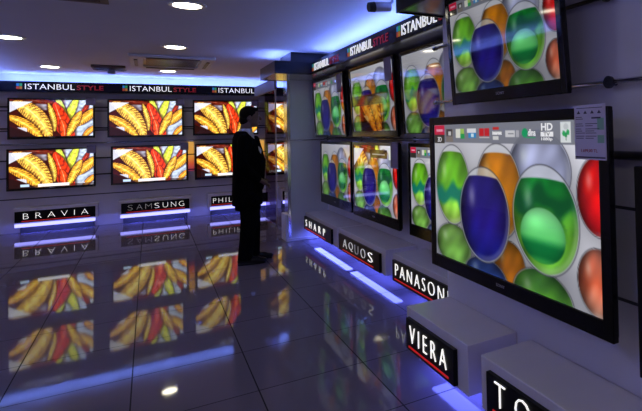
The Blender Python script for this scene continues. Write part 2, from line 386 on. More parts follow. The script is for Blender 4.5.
def paint_egg(img, cx, cy, rx, ry, top, mid, low, fill, band=None, bandc=None, shell=C(200, 203, 210), tilt=0.0, inner=None):
    sh_ = np.exp(-(((U-cx-0.02)/(rx*1.05))**2 + ((V-cy-0.06)/(ry*1.05))**2)**2); img = img*(1-0.30*sh_)[..., None]
    du = (U-cx); dv = (V-cy)
    du = du + tilt*dv
    r = np.sqrt((du/rx)**2 + (dv/ry)**2)
    inside = 1-smooth(r, 0.975, 1.0)
    yy = dv/ry                                     # -1 top .. 1 bottom
    sh = img*0.35 + shell*0.65
    img = img*(1-inside[..., None]) + sh*inside[..., None]
    outline = smooth(r, 0.955, 0.985)*(1-smooth(r, 0.985, 1.01))
    img = blend(img, C(60, 60, 70), outline*0.75)
    lev = fill + 0.10*(1-np.clip((du/rx)**2, 0, 1))*-1
    body = (1-smooth(r, 0.93, 0.97))*smooth(yy, lev-0.02, lev+0.02)
    t1 = np.clip((yy-fill)/(1-fill), 0, 1)
    wob = 0.10*np.sin(du/rx*5.0+dv/ry*3.1+cx*40)*np.sin(dv/ry*4.3-du/rx*2.2+cy*30) + 0.05*np.sin(du/rx*11+dv/ry*7+cx*9)
    t1 = np.clip(t1+wob*0.6, 0, 1)
    col = np.where((t1 < 0.5)[..., None], np.asarray(top)+(np.asarray(mid)-top)*(t1/0.5)[..., None], np.asarray(mid)+(np.asarray(low)-mid)*((t1-0.5)/0.5)[..., None])
    lite = 1.0 + 0.30*np.exp(-(((du-0.22*rx)/(0.40*rx))**2 + ((dv-0.42*ry)/(0.42*ry))**2)) + 0.10*np.exp(-(((du+0.2*rx)/(0.3*rx))**2)) - 0.50*np.clip(r, 0, 1)**4 - 0.18*smooth(-du/rx, 0.2, 0.9) + wob
    col = np.clip(col*lite[..., None], 0, 1)
    if band:
        yb = yy+0.07*np.cos(du/rx*3)+0.05*np.sin(du/rx*7+cx*11)+0.8*wob
        bm_ = smooth(yb, band[0]-0.18, band[0]+0.10)*(1-smooth(yb, band[1]-0.08, band[1]+0.14))*0.92
        col = col*(1-bm_[..., None]) + np.asarray(bandc)*bm_[..., None]
    img = img*(1-body[..., None]) + col*body[..., None]
    rim = smooth(r, 0.80, 0.90)*(1-smooth(r, 0.93, 0.96))*smooth(du/rx+dv/ry, 0.2, 1.1)
    img = blend(img, np.clip(np.asarray(low)*0.5+0.45, 0, 1), rim*0.45)
    hi = np.exp(-(((du+0.45*rx)/(0.14*rx))**2 + ((dv+0.35*ry)/(0.22*ry))**2))
    img = blend(img, C(235, 245, 235), hi*inside*0.35)
    return img

def paint_eggs(variant=0):
    img = np.zeros((NZ, NX, 3))
    g = smooth(U, 0.0, 0.9)
    img[:] = C(182, 182, 190)*(1-g)[..., None] + C(224, 224, 236)*g[..., None]
    tb = smooth(V, 0.72, 0.9); img = blend(img, C(150, 152, 168), tb*0.7*(1-0.5*g))
    R = lambda s: (s, s)
    # reflections lying in the table
    img = paint_egg(img, 0.15, 0.89, 0.15, 0.16, C(130, 175, 90), C(110, 165, 70), C(120, 180, 80), -0.95)
    img = paint_egg(img, 0.55, 0.91, 0.10, 0.17, C(190, 115, 20), C(175, 100, 20), C(160, 95, 20), -0.95)
    img = paint_egg(img, 0.39, 1.03, 0.15, 0.13, C(40, 60, 130), C(40, 70, 150), C(40, 70, 150), -0.95)
    img = paint_egg(img, 0.725, 1.03, 0.16, 0.18, C(70, 140, 60), C(90, 160, 50), C(90, 160, 50), -0.9)
    img = paint_egg(img, 0.985, 0.83, 0.09, 0.18, C(190, 110, 90), C(200, 90, 60), C(190, 140, 120), -0.95)
    img = img*(1-0.16*smooth(V, 0.72, 0.95)*(1-smooth(U, 0.85, 1.0)*0.5))[..., None]
    # eggs
    img = paint_egg(img, 0.72, 0.285, 0.165, 0.235, C(168, 172, 205), C(160, 165, 200), C(175, 178, 208), -0.99, shell=C(170, 174, 205))
    img = paint_egg(img, 1.00, 0.39, 0.10, 0.215, C(190, 10, 12), C(215, 18, 15), C(150, 10, 14), -0.99)
    img = paint_egg(img, 0.15, 0.445, 0.145, 0.30, C(95, 165, 30), C(105, 185, 40), C(165, 205, 90), -0.72, (0.10, 0.48), C(12, 112, 100))
    img = paint_egg(img, 0.485, 0.445, 0.152, 0.315, C(195, 118, 22), C(200, 122, 12), C(175, 105, 15), -0.70)
    img = paint_egg(img, 0.385, 0.615, 0.176, 0.325, C(34, 26, 112), C(30, 18, 104), C(14, 20, 120), -0.70)
    img = paint_egg(img, 0.745, 0.565, 0.170, 0.32, C(14, 135, 50), C(105, 180, 50), C(110, 190, 60), -0.64, (-0.46, -0.16), C(2, 72, 36), tilt=-0.02)
    # the round droplet inside the big green egg
    r = np.sqrt(((U-0.735)/0.118)**2 + ((V-0.66)/0.165)**2); m = 1-smooth(r, 0.94, 1.0)
    tt = np.clip((V-0.50)/0.32, 0, 1)
    col = C(125, 210, 140)*(1-tt)[..., None] + C(60, 180, 75)*tt[..., None]
    dk = smooth(tt, 0.50, 0.72)*(1-smooth(tt, 0.85, 1.0)); col = col*(1-dk[..., None]) + C(8, 105, 50)*dk[..., None]
    col = np.clip(col*(1.08 - 0.35*np.clip(r, 0, 1)**4 + 0.22*np.exp(-(((U-0.70)/0.05)**2+((V-0.585)/0.05)**2)))[..., None], 0, 1)
    dm = (1-smooth(r, 0.98, 1.14))*0.45*smooth(-(V-0.66), -0.05, 0.10); img = img*(1-dm[..., None]) + C(2, 62, 30)*dm[..., None]
    img = img*(1-m[..., None]) + col*m[..., None]
    # menu strip with the feature badges along the top
    if variant in (0, 3):
        bar = (V < 0.135).astype(float); img = blend(img, C(105, 108, 120), bar*0.85)
        def rect(u0, u1, v0, v1, c, a=1.0):
            nonlocal img
            img = blend(img, c, ((U > u0) & (U < u1) & (V > v0) & (V < v1)).astype(float)*a)
        rect(0.0, 0.093, 0.0, 0.075, C(190, 20, 60)); rect(0.0, 0.093, 0.075, 0.142, C(52, 48, 44))
        rect(0.018, 0.075, 0.03, 0.05, C(225, 150, 170))
        rect(0.105, 0.165, 0.03, 0.130, C(120, 112, 105)); rect(0.11, 0.158, 0.03, 0.085, C(60, 55, 55)); rect(0.125, 0.15, 0.05, 0.08, C(190, 190, 190))
        rect(0.19, 0.225, 0.035, 0.10, C(215, 215, 205)); rect(0.225, 0.255, 0.03, 0.07, C(150, 190, 90)); rect(0.225, 0.258, 0.07, 0.105, C(30, 150, 80))
        rect(0.28, 0.345, 0.03, 0.06, C(215, 215, 220)); rect(0.29, 0.345, 0.06, 0.10, C(40, 130, 190)); rect(0.31, 0.33, 0.07, 0.09, C(200, 220, 230))
        rect(0.37, 0.402, 0.035, 0.085, C(190, 30, 40)); rect(0.408, 0.440, 0.035, 0.085, C(190, 30, 40)); rect(0.37, 0.44, 0.092, 0.10, C(200, 190, 190))
        rect(0.462, 0.505, 0.025, 0.045, C(190, 40, 40)); rect(0.462, 0.52, 0.055, 0.075, C(205, 205, 205)); rect(0.462, 0.50, 0.085, 0.11, C(205, 205, 205))
        rect(0.545, 0.60, 0.048, 0.09, C(200, 200, 205)); rect(0.56, 0.595, 0.066, 0.072, C(105, 108, 120)); rect(0.606, 0.625, 0.048, 0.09, C(170, 170, 180))
        rr_ = np.sqrt(((U-0.657)/0.017)**2 + ((V-0.067)/0.03)**2); img = blend(img, C(20, 150, 95), 1-smooth(rr_, 0.9, 1.0))
        rect(0.665, 0.715, 0.092, 0.098, C(30, 150, 95))
        rect(0.838, 0.885, 0.010, 0.122, C(215, 220, 222))
        rr_ = np.sqrt(((U-0.863)/0.012)**2 + ((V-0.035)/0.02)**2); img = blend(img, C(190, 195, 200), (1-smooth(rr_, 0.8, 1.0)))
        for (a, bq) in ((0.853, 0.072), (0.872, 0.066), (0.862, 0.080)):
            rr_ = np.sqrt(((U-a)/0.008)**2 + ((V-bq)/0.016)**2); img = blend(img, C(40, 160, 90), 1-smooth(rr_, 0.8, 1.0))
        rect(0.860, 0.864, 0.07, 0.11, C(60, 120, 80))
    if variant == 1:        # the picture in mid-change: a dark caption band and golden leaves in front
        fe = np.roll(paint_feathers(0), NX//5, axis=1)
        m = smooth(V, 0.55, 0.62)*(smooth(U, 0.15, 0.25)-smooth(U, 0.70, 0.8))
        img = img*(1-m[..., None]) + fe*C(215, 160, 90)*m[..., None]
        bd = smooth(V, 0.42, 0.44)*(1-smooth(V, 0.58, 0.60))*(1-smooth(U, 0.66, 0.8)); img = blend(img, C(22, 30, 24), bd*0.85)
    if variant == 2:        # golden leaves over the top left corner and a dark caption box
        fe = paint_feathers(0)
        m = (1-smooth(V+0.35*U, 0.30, 0.46))*(1-smooth(U, 0.6, 0.75))
        img = img*(1-m[..., None]) + fe*m[..., None]
        bx = ((U > 0.42) & (U < 0.80) & (V > 0.06) & (V < 0.19)).astype(float); img = blend(img, C(20, 22, 24), bx*0.9)
        bx = ((U > 0.83) & (U < 0.95) & (V > 0.03) & (V < 0.2)).astype(float); img = blend(img, C(215, 225, 220), bx)
        bx = ((U > 0.47) & (U < 0.75) & (V > 0.12) & (V < 0.14)).astype(float); img = blend(img, C(150, 150, 150), bx)
    return np.clip(img, 0, 1)

def paint_feathers(variant=0):
    img = np.zeros((NZ, NX, 3)); img[:] = C(192, 206, 228)
    img = blend(img, C(62, 12, 6), (1-smooth(U, 0.60, 0.68)))
    img = blend(img, C(196, 206, 230), (1-smooth(np.abs(U-0.36), 0.05, 0.09))*(1-smooth(np.abs(V-0.19), 0.07, 0.12))*0.8)
    X = U*AS; Y = V
    def leaf(p0, p1, p2, wmax, c_in, c_barb, c_edge, freq=26.0, tw=0.55, alpha=1.0, barb=0.75):
        nonlocal img
        t = np.linspace(0, 1, 50)
        P = [(1-t)**2*p0[i]+2*t*(1-t)*p1[i]+t**2*p2[i] for i in (0, 1)]
        T = [2*(1-t)*(p1[i]-p0[i])+2*t*(p2[i]-p1[i]) for i in (0, 1)]
        best = np.full(X.shape, 9.0); bt = np.zeros(X.shape); sd = np.zeros(X.shape)
        for k in range(50):
            dx = X-P[0][k]*AS; dy = Y-P[1][k]; d = dx*dx+dy*dy
            m = d < best; best = np.where(m, d, best); bt = np.where(m, t[k], bt)
            cr = (T[0][k]*AS*dy - T[1][k]*dx); sd = np.where(m, np.sign(cr), sd)
        d = np.sqrt(best)
        wd = wmax*np.sin(PI*np.clip(bt*0.92+0.06, 0, 1))**tw + 1e-4
        inside = 1-smooth(d/wd, 0.86, 1.0)
        q = d/wd
        ph = np.sin((bt*freq - q*3.0)*2*PI*0.5 + sd*0.6)
        st = smooth(ph, -0.1, 0.6)*smooth(q, 0.22, 0.62)*min(1.0, barb*1.1)
        col = np.asarray(c_in)*(1-0.25*q[..., None]) + np.asarray(c_edge)*0.25*q[..., None]
        col = col*(1-st[..., None]) + np.asarray(c_barb)*st[..., None]
        rib = (1-smooth(q, 0.03, 0.10))*0.6
        col = col*(1-rib[..., None]) + C(255, 250, 205)*rib[..., None]
        shade = smooth(d/wd, 1.0, 1.45)
        img = blend(img, C(48, 12, 6), (1-shade)*0.65*alpha)
        img = img*(1-(inside*alpha)[..., None]) + col*(inside*alpha)[..., None]
    Yl, Or, Rd, Dk = C(255, 226, 70), C(246, 150, 18), C(226, 48, 14), C(70, 22, 8)
    leaf((0.64, 0.75), (0.72, 0.3), (0.81, -0.1), 0.10, C(250, 240, 70), C(120, 180, 40), C(130, 200, 60), 12, barb=0.35)
    leaf((0.66, 0.75), (0.62, 0.3), (0.55, -0.1), 0.095, C(235, 235, 80), C(110, 170, 50), C(130, 200, 60), 12, barb=0.35)
    leaf((-0.02, 0.02), (0.25, -0.02), (0.56, 0.10), 0.075, C(110, 24, 8), Dk, C(190, 60, 14), 20)
    leaf((0.80, 0.60), (0.88, 0.4), (0.95, 0.02), 0.065, C(180, 36, 14), C(60, 12, 8), C(220, 90, 20), 16)
    leaf((1.06, 0.24), (0.93, 0.42), (0.80, 0.72), 0.12, C(255, 200, 56), C(140, 56, 8), C(244, 135, 18), 26)
    leaf((0.74, 1.15), (0.60, 0.65), (0.53, 0.10), 0.20, C(236, 62, 18), C(140, 20, 8), C(210, 40, 12), 14, barb=0.55)
    leaf((0.64, 1.1), (0.66, 0.8), (0.60, 0.55), 0.10, C(244, 80, 24), C(160, 24, 8), C(225, 60, 14), 9, barb=0.4)
    leaf((0.84, 0.34), (0.77, 0.60), (0.68, 1.02), 0.10, C(255, 206, 66), C(140, 56, 8), C(244, 130, 18), 26)
    leaf((1.04, 0.74), (0.95, 0.82), (0.86, 1.1), 0.07, C(250, 180, 50), C(190, 60, 10), Or, 18)
    leaf((0.52, 0.84), (0.52, 0.5), (0.45, 0.10), 0.07, C(255, 222, 90), C(120, 54, 6), Or, 24)
    leaf((0.07, 0.10), (0.33, 0.30), (0.47, 1.06), 0.215, C(255, 214, 92), C(120, 44, 4), C(245, 140, 22), 34)
    leaf((-0.02, 0.46), (0.20, 0.60), (0.38, 1.08), 0.125, C(255, 196, 60), C(120, 40, 4), C(242, 128, 18), 30)
    rng = np.random.RandomState(5)
    tex = np.zeros(U.shape)
    for _ in range(26):
        kx, ky = rng.uniform(-60, 60, 2); tex += np.sin(kx*U*AS+ky*V+rng.uniform(0, 6.3))
    img = np.clip(img*(1.0+0.028*tex)[..., None], 0, 1)
    tri = ((V > 0.72+0.9*U)).astype(float); img = blend(img, C(35, 12, 10), tri*0.9)
    img = blend(img, C(225, 230, 245), ((np.abs(V-0.62-1.05*U) < 0.045) & (U < 0.2) & (V > 0.75)).astype(float)*0.9)
    img = blend(img, C(225, 230, 245), ((V < 0.34-1.1*U) & (V > 0.05)).astype(float)*0.9)
    if variant == 1:
        bl = (V > 0.935).astype(float); img = blend(img, C(35, 14, 12), bl*0.55)
        img = blend(img, C(240, 240, 240), ((U > 0.33) & (U < 0.70) & (V > 0.91) & (V < 0.985)).astype(float))
        img = blend(img, C(190, 215, 240), ((U > 0.13) & (U < 0.23) & (V > 0.90) & (V < 0.965)).astype(float))
        img = blend(img, C(200, 200, 205), ((U > 0.82) & (U < 0.89) & (V > 0.92) & (V < 0.95)).astype(float))
    return np.clip(img, 0, 1)

def screen_material(name, strength):
    m = bpy.data.materials.new(name); m.use_nodes = True
    nt = m.node_tree; b = nt.nodes['Principled BSDF']
    at = nt.nodes.new('ShaderNodeAttribute'); at.attribute_name = 'picture'
    b.inputs['Base Color'].default_value = (0.004, 0.004, 0.005, 1); b.inputs['Roughness'].default_value = 0.05
    b.inputs['Specular IOR Level'].default_value = 0.5
    nt.links.new(at.outputs['Color'], b.inputs['Emission Color']); b.inputs['Emission Strength'].default_value = strength
    return m
def picture_mesh(name, img, material):
    X = (U-0.5).ravel(); Z = ((0.5-V)/AS).ravel()
    me = bpy.data.meshes.new(name)
    co = np.stack([X, np.zeros_like(X), Z], 1)
    i = np.arange(NZ-1)[:, None]*NX + np.arange(NX-1)[None, :]; i = i.ravel()
    f = np.stack([i, i+NX, i+NX+1, i+1], 1)
    me.vertices.add(len(co)); me.vertices.foreach_set('co', co.ravel())
    me.loops.add(f.size); me.loops.foreach_set('vertex_index', f.ravel())
    me.polygons.add(len(f)); me.polygons.foreach_set('loop_start', np.arange(0, f.size, 4)); me.polygons.foreach_set('loop_total', np.full(len(f), 4))
    me.update(calc_edges=True)
    c = img.reshape(-1, 3); lin = np.where(c <= 0.04045, c/12.92, ((c+0.055)/1.055)**2.4)
    a = me.color_attributes.new('picture', 'FLOAT_COLOR', 'POINT')
    a.data.foreach_set('color', np.concatenate([lin, np.ones((len(lin), 1))], 1).astype(np.float32).ravel())
    me.materials.append(material)
    return me
S_EGG = screen_material('egg_screen', 0.90)
S_EGGDIM = screen_material('egg_screen_dim', 0.55)
S_FEA = screen_material('feather_screen', 1.3)
PIC_BIG = picture_mesh('screen_picture', paint_eggs(0), S_EGG)
PIC_UP = picture_mesh('screen_picture', paint_eggs(3), S_EGGDIM)
PIC_EGG = picture_mesh('screen_picture', paint_eggs(4), S_EGGDIM)
PIC_EGG1 = picture_mesh('screen_picture', paint_eggs(1), S_EGGDIM)
PIC_EGG2 = picture_mesh('screen_picture', paint_eggs(2), S_EGG)
PIC_FEA = picture_mesh('screen_picture', paint_feathers(0), S_FEA)
PIC_FEAL = picture_mesh('screen_picture', paint_feathers(1), S_FEA)

# ------------------------------------------------------------------ televisions
def make_tv(label, loc, rotz, W, H, side, topb, pic, group, wall_gap, tilt=0.0, depth=0.075, logo=True):
    """local: x across, y into the wall, z up; front at y = 0, bottom centre at the origin"""
    t = thing('television', label, 'television', loc, rotz, group, tilt)
    sw = W-2*side; sh = sw/AS; zt = H-topb; zb = zt-sh
    b = BM()
    d = 0.030
    box(b, -W/2, -W/2+side, 0, d, 0, H, 0.004); box(b, W/2-side, W/2, 0, d, 0, H, 0.004)
    box(b, -W/2+side-0.003, W/2-side+0.003, 0, d, zt, H, 0.004); box(b, -W/2+side-0.003, W/2-side+0.003, 0.0, d, 0, zb, 0.004)
    obj('bezel', b, M_BLACK, t)
    b = BM(); box(b, -W/2+0.012, W/2-0.012, d-0.002, 0.045, 0.012, H-0.012, 0.004); box(b, -W/2+0.08, W/2-0.08, 0.043, depth, 0.05, H-0.06, 0.012)
    obj('rear_cover', b, M_MATTBLACK, t)
    s = mobj('screen', pic, None, t); s.scale = (sw, 1, sw); s.location = (0, 0.008, (zt+zb)/2)
    if logo:
        lettering('SONY', -0.035, 0.035, zb*0.45, zb*0.45+0.014, 0.0, 0.001, M_LOGO, t, 1.1, name='logo')
    wall_gap -= 0.003
    if wall_gap > depth:
        b = BM(); box(b, -0.16, 0.16, depth-0.003, depth+0.015, H/2-0.13, H/2+0.13, 0.003)
        for sx in (-0.11, 0.11): box(b, sx-0.02, sx+0.02, depth+0.012, wall_gap, H/2-0.05-0.02, H/2+0.06-0.02, 0.003)
        obj('wall_bracket', b, M_DARKMETAL, t)
    t['screen_zt'] = zt
    return t
GBW = 'televisions on the back wall'
up_lab = ['leftmost television in the upper row of the back wall, showing yellow feathers', 'second television from the left in the upper back row, showing yellow feathers',
          'upper back row television beside the head of the standing man', 'upper television in the back corner, seen past the pier']
lo_lab = ['leftmost television in the lower row of the back wall, white caption on its feather picture', 'second television from the left in the lower back row, white caption under the feathers',
          'lower back row television half covered by the standing man', 'lower television in the back corner, seen past the pier']
up_x = [(-1.81, -0.74), (-0.575, 0.515), (0.66, 1.74), (1.90, 2.98)]
lo_x = [(-1.82, -0.73), (-0.53, 0.58), (0.685, 1.76), (1.88, 2.96)]
YB = 10.55
for i, (a, c) in enumerate(up_x):
    make_tv(up_lab[i], ((a+c)/2, YB, 1.455), 0, c-a, 0.635, 0.026, 0.024, PIC_FEA, GBW, WB-YB)
for i, (a, c) in enumerate(lo_x):
    make_tv(lo_lab[i], ((a+c)/2, YB, 0.665), 0, c-a, 0.64, 0.030, 0.026, PIC_FEAL, GBW, WB-YB)
GRW = 'televisions on the right wall'
XR = 1.95
for lab, y1, y0, z0, z1, pic in (
        ('lower right wall television farthest from the camera, beside the grey pier', 7.10, 5.85, 0.525, 1.34, PIC_EGG),
        ('lower right wall television in the middle, golden leaves and a dark caption over the eggs', 5.79, 4.50, 0.52, 1.345, PIC_EGG2),
        ('lower right wall television half hidden behind the large television', 4.27, 2.99, 0.525, 1.345, PIC_BIG)):
    make_tv(lab, (XR, (y0+y1)/2, z0), RIGHT, y1-y0, z1-z0, 0.035, 0.035, pic, GRW, WR-XR, tilt=0.0)
XU = 1.935
for lab, y1, y0, z0, z1, pic in (
        ('upper right wall television farthest from the camera, beside the grey pier', 7.28, 5.95, 1.40, 2.17, PIC_UP),
        ('upper right wall television in the middle, dark caption band across the eggs', 5.72, 4.46, 1.40, 2.165, PIC_EGG1),
        ('upper right wall television nearest the wall corner, eggs picture', 4.32, 3.02, 1.425, 2.16, PIC_EGG)):
    make_tv(lab, (XU, (y0+y1)/2, z0), RIGHT, y1-y0, z1-z0, 0.035, 0.035, pic, GRW, WR-XU-0.02, tilt=math.radians(3.0))
BIG = make_tv('largest and nearest television, glass eggs picture with a row of feature badges', (1.43, 2.090, 0.648), RIGHT, 1.458, 0.880, 0.054, 0.046, PIC_BIG, GRW, 1.62-1.43)
UPT = make_tv('television hung above the largest one at the top edge of the photo', (1.45, 2.082, 1.592), RIGHT, 0.960, 0.60, 0.036, 0.035, PIC_UP, GRW, 1.62-1.45-0.01, tilt=math.radians(4.0))
EDG = make_tv('television cut off by the right edge of the photo', (1.43, 0.645, 0.575), RIGHT, 1.20, 0.735, 0.05, 0.04, PIC_EGG, GRW, 1.62-1.43)

# badges written on the largest screen
def badge(s, u0, u1, v0, v1, m, bold=0.02):
    W, side, topb, H = 1.458, 0.054, 0.046, 0.880
    sw = W-2*side; sh = sw/AS; zt = H-topb
    scr = [c for c in BIG.children if c.name.startswith('screen')][0]
    me = text_mesh(s, (u0-0.5), (u1-0.5), (0.5-v1)/AS, (0.5-v0)/AS, -0.0006, 0.0004, 1.0, bold); me.materials.clear()
    o = mobj('badge_text', me, m, scr)
M_BADGE = mat('badge_white', (0.02, 0.02, 0.02), 0.3, emis=(0.75, 0.75, 0.78), strength=1.0)
M_BADGED = mat('badge_dark', (0.02, 0.02, 0.02), 0.3, emis=(0.10, 0.10, 0.12), strength=1.0)
badge('HD', 0.745, 0.802, 0.012, 0.055, M_BADGE, 0.03)
scr = [c for c in BIG.children if c.name.startswith('screen')][0]
obj('badge_plate', box(BM(), 0.742-0.5, 0.804-0.5, -0.0006, -0.0002, (0.5-0.089)/AS, (0.5-0.062)/AS), M_BADGE, scr)
b_me = text_mesh('TV', 0.757-0.5, 0.788-0.5, (0.5-0.086)/AS, (0.5-0.065)/AS, -0.0007, 0.0004, 1.0, 0.01); b_me.materials.clear(); mobj('badge_text', b_me, M_BADGED, scr)
badge('1080p', 0.745, 0.80, 0.094, 0.116, M_BADGE)
badge('dlna', 0.675, 0.716, 0.045, 0.085, M_BADGE, 0.02)
badge('Internet', 0.462, 0.522, 0.055, 0.078, M_BADGE, 0.02)
badge('3D', 0.030, 0.066, 0.092, 0.128, M_BADGE, 0.0)

# ------------------------------------------------------------------ price cards
def card(label, loc, rotz, w_, h_, tilt=0.0):
    t = thing('price_card', label, 'price card', loc, rotz, 'grey price cards on the televisions', tilt)
    obj('card_sheet', box(BM(), -w_/2, w_/2, -0.004, 0, 0, h_), M_PAPERGREY, t)
    return t
names_u = ['upper right corner of the leftmost upper back wall television', 'upper right corner of the second upper back wall television', 'corner of the upper television beside the man', None]
names_l = ['upper right corner of the leftmost lower back wall television', 'upper right corner of the second lower back wall television', None, None]
for (a, c), nm in zip(up_x, names_u):
    if nm: card('small grey price card on the '+nm, (c-0.055, YB, 1.985), 0, 0.125, 0.125)
for (a, c), nm in zip(lo_x, names_l):
    if nm: card('small grey price card on the '+nm, (c-0.055, YB, 1.205), 0, 0.125, 0.125)
card('grey price card on the corner of the middle upper right wall television', (XU-0.04, 4.56, 1.93), RIGHT, 0.17, 0.22, math.radians(3))
card('grey price card on the corner of the far upper right wall television', (XU-0.04, 6.05, 1.93), RIGHT, 0.17, 0.22, math.radians(3))
card('grey price card on the corner of the middle lower right wall television', (XR, 4.58, 1.10), RIGHT, 0.17, 0.24)
t = thing('price_card', 'printed price sheet clipped on the top right corner of the largest television', 'price card', (1.43, 1.452, 1.325), RIGHT, None)
obj('card_sheet', box(BM(), -0.083, 0.083, -0.004, 0, 0, 0.213), M_PAPER, t)
b = BM()
for k in range(4):
    x = -0.058+k*0.037
    vs = [b.verts.new((x+dx, -0.0046, 0.178+dz)) for dx, dz in ((-0.010, 0), (0.010, 0), (0, 0.013))]; b.faces.new(vs)
obj('printed_symbols', b, M_INK, t)
b = BM()
random.seed(3)
for k, z in enumerate((0.165, 0.158, 0.139, 0.131, 0.119, 0.111, 0.103, 0.091, 0.083)):
    box(b, -0.075, -0.045+random.random()*0.02, -0.0046, -0.004, z-0.0013, z+0.0013)
    if k > 1: box(b, -0.022, 0.015+random.random()*0.045, -0.0046, -0.004, z-0.0013, z+0.0013)
box(b, -0.080, 0.080, -0.0046, -0.004, 0.006, 0.012); box(b, -0.07, 0.07, -0.0046, -0.004, 0.199, 0.2015)
box(b, 0.012, 0.060, -0.0046, -0.004, 0.158, 0.164)
obj('printed_lines', b, M_INK, t)
b = BM(); box(b, 0.042, 0.076, -0.0044, -0.004, 0.115, 0.160); box(b, 0.042, 0.076, -0.0044, -0.004, 0.065, 0.095)
obj('green_print', b, M_GREENINK, t)
lettering('1.699,00 TL', -0.048, 0.040, 0.027, 0.041, -0.004, 0.0006, M_REDINK, t, name='printed_price', bold=0.01)

# ------------------------------------------------------------------ mounting rails
def rail(label, pts, r, m, caps=(), disks=(), group=None):
    t = thing('mounting_rail', label, 'rail', pts[0], 0, group)
    P = [Vector(p)-Vector(pts[0]) for p in pts]
    obj('tube', tube(BM(), P, r, 14), m, t, True)
    for c in caps:
        c = Vector(c)-Vector(pts[0]); b = BM(); tube(b, [c-Vector((0, 0.015, 0)), c+Vector((0, 0.012, 0))], r*1.4, 14); obj('end_cap', b, m, t)
    for c in disks:
        c = Vector(c)-Vector(pts[0]); b = BM()
        tube(b, [c+Vector((-0.012, 0, 0)), c+Vector((0.0, 0, 0))], 0.026, 24)
        tube(b, [c+Vector((0.0, 0, 0)), c+Vector((0.035, 0, 0))], 0.014, 14); obj('wall_disk', b, M_DARKMETAL, t)
    return t
GRL = 'rails on the near right wall'
rail('chrome rail with a round wall disk to the right of the upper television', [(1.585, -1.5, 1.633), (1.585, 3.02, 1.633)], 0.010, M_CHROME, [(1.585, 3.02, 1.633)], [(1.585, 1.49, 1.633)], GRL)
rail('rail at the top right of the photo behind the upper television', [(1.585, -1.5, 1.99), (1.585, 3.02, 1.99)], 0.010, M_DARKMETAL, [(1.585, 3.02, 1.99)], [(1.585, 1.49, 1.99)], GRL)
rail('flat dark rail between the largest television and the one at the right edge', [(1.585, -1.5, 1.335), (1.585, 2.9, 1.335)], 0.018, M_DARKMETAL, (), [(1.585, 2.6, 1.335), (1.585, 0.3, 1.335)], GRL)
rail('chrome rail running between the two television rows of the back wall', [(-2.2, 10.70, 1.372), (3.05, 10.70, 1.372)], 0.012, M_CHROME, (), (), 'rails on the back wall')
for z, lb in ((1.96, 'upper dark rail on the back wall behind the upper televisions'), (1.62, 'second dark rail on the back wall behind the upper televisions'),
              (1.12, 'dark rail on the back wall behind the lower televisions'), (0.85, 'lowest dark rail on the back wall behind the lower televisions')):
    rail(lb, [(-2.2, 10.72, z), (3.05, 10.72, z)], 0.010, M_DARKMETAL, (), (), 'rails on the back wall')
rail('chrome rail between the two television rows of the right wall', [(2.07, 3.0, 1.372), (2.07, 7.3, 1.372)], 0.012, M_CHROME, (), [(2.085, 7.2, 1.372), (2.085, 5.84, 1.372), (2.085, 4.4, 1.372)], None)

# orange glow between the lower back wall televisions, put in as emissive panels
def glow_mat():
    m = bpy.data.materials.new('orange_glow'); m.use_nodes = True
    nt = m.node_tree; b = nt.nodes['Principled BSDF']
    tc = nt.nodes.new('ShaderNodeTexCoord'); sp = nt.nodes.new('ShaderNodeSeparateXYZ'); rp = nt.nodes.new('ShaderNodeValToRGB')
    nt.links.new(tc.outputs['Generated'], sp.inputs[0]); nt.links.new(sp.outputs['Z'], rp.inputs['Fac'])
    e = rp.color_ramp.elements; e[0].position = 0.0; e[0].color = (0.25, 0.02, 0.10, 1); e[1].position = 1.0; e[1].color = (0.85, 0.45, 0.10, 1)
    k = e.new(0.25); k.color = (0.75, 0.09, 0.03, 1); k = e.new(0.55); k.color = (0.95, 0.42, 0.06, 1)
    b.inputs['Base Color'].default_value = (0.4, 0.2, 0.05, 1)
    nt.links.new(rp.outputs['Color'], b.inputs['Emission Color']); b.inputs['Emission Strength'].default_value = 0.7
    return m
M_GLOW = glow_mat()
for x, lb in ((0.635, 'orange glowing panel between the second and third lower back wall televisions'), (1.825, 'orange glowing panel just right of the standing man')):
    o = obj('glow_panel', box(BM(), x-0.045, x+0.045, 10.725, WB, 0.82, 1.34, 0.003), M_GLOW); tag(o, lb, 'light panel', 'orange glow panels')

# ------------------------------------------------------------------ ceiling fittings
dl_lab = {(0, -1): 'unseen round ceiling downlight nearest the camera, left row', (1, -1): 'unseen round ceiling downlight nearest the camera, right row',
          (0, 0): 'recessed ceiling downlight behind the top edge of the photo, left row', (1, 0): 'recessed ceiling downlight behind the top edge of the photo, right row',
          (0, 1): 'round downlight left row, above the top left of the photo', (1, 1): 'round recessed downlight largest at the top of the photo',
          (0, 2): 'round recessed downlight at the left edge of the photo', (1, 2): 'round recessed downlight just in front of the ceiling air unit',
          (0, 3): 'round recessed downlight farthest left near the back wall fascia', (1, 3): 'round recessed downlight behind the ceiling air unit'}
for i, x in enumerate((-1.17, 0.255)):
    for j, y in enumerate((0.15, 2.4, 4.63, 6.87, 9.45), -1):  # two rows nearest the camera are unseen, added on the grid for near light
        t = thing('ceiling_downlight', dl_lab[(i, j)], 'downlight', (x, y, CEIL), 0, 'round ceiling downlights')
        b = BM(); lathe(b, (0, 0, 0), [(0.135, 0), (0.135, -0.008), (0.125, -0.014), (0.101, -0.012), (0.098, -0.004)], 36); obj('trim_ring', b, M_LAMPRING, t, True)
        b = BM(); lathe(b, (0, 0, 0), [(0.099, -0.006), (0.096, -0.013), (0.06, -0.017), (0.02, -0.018)], 36); obj('lens', b, M_LAMP, t, True)
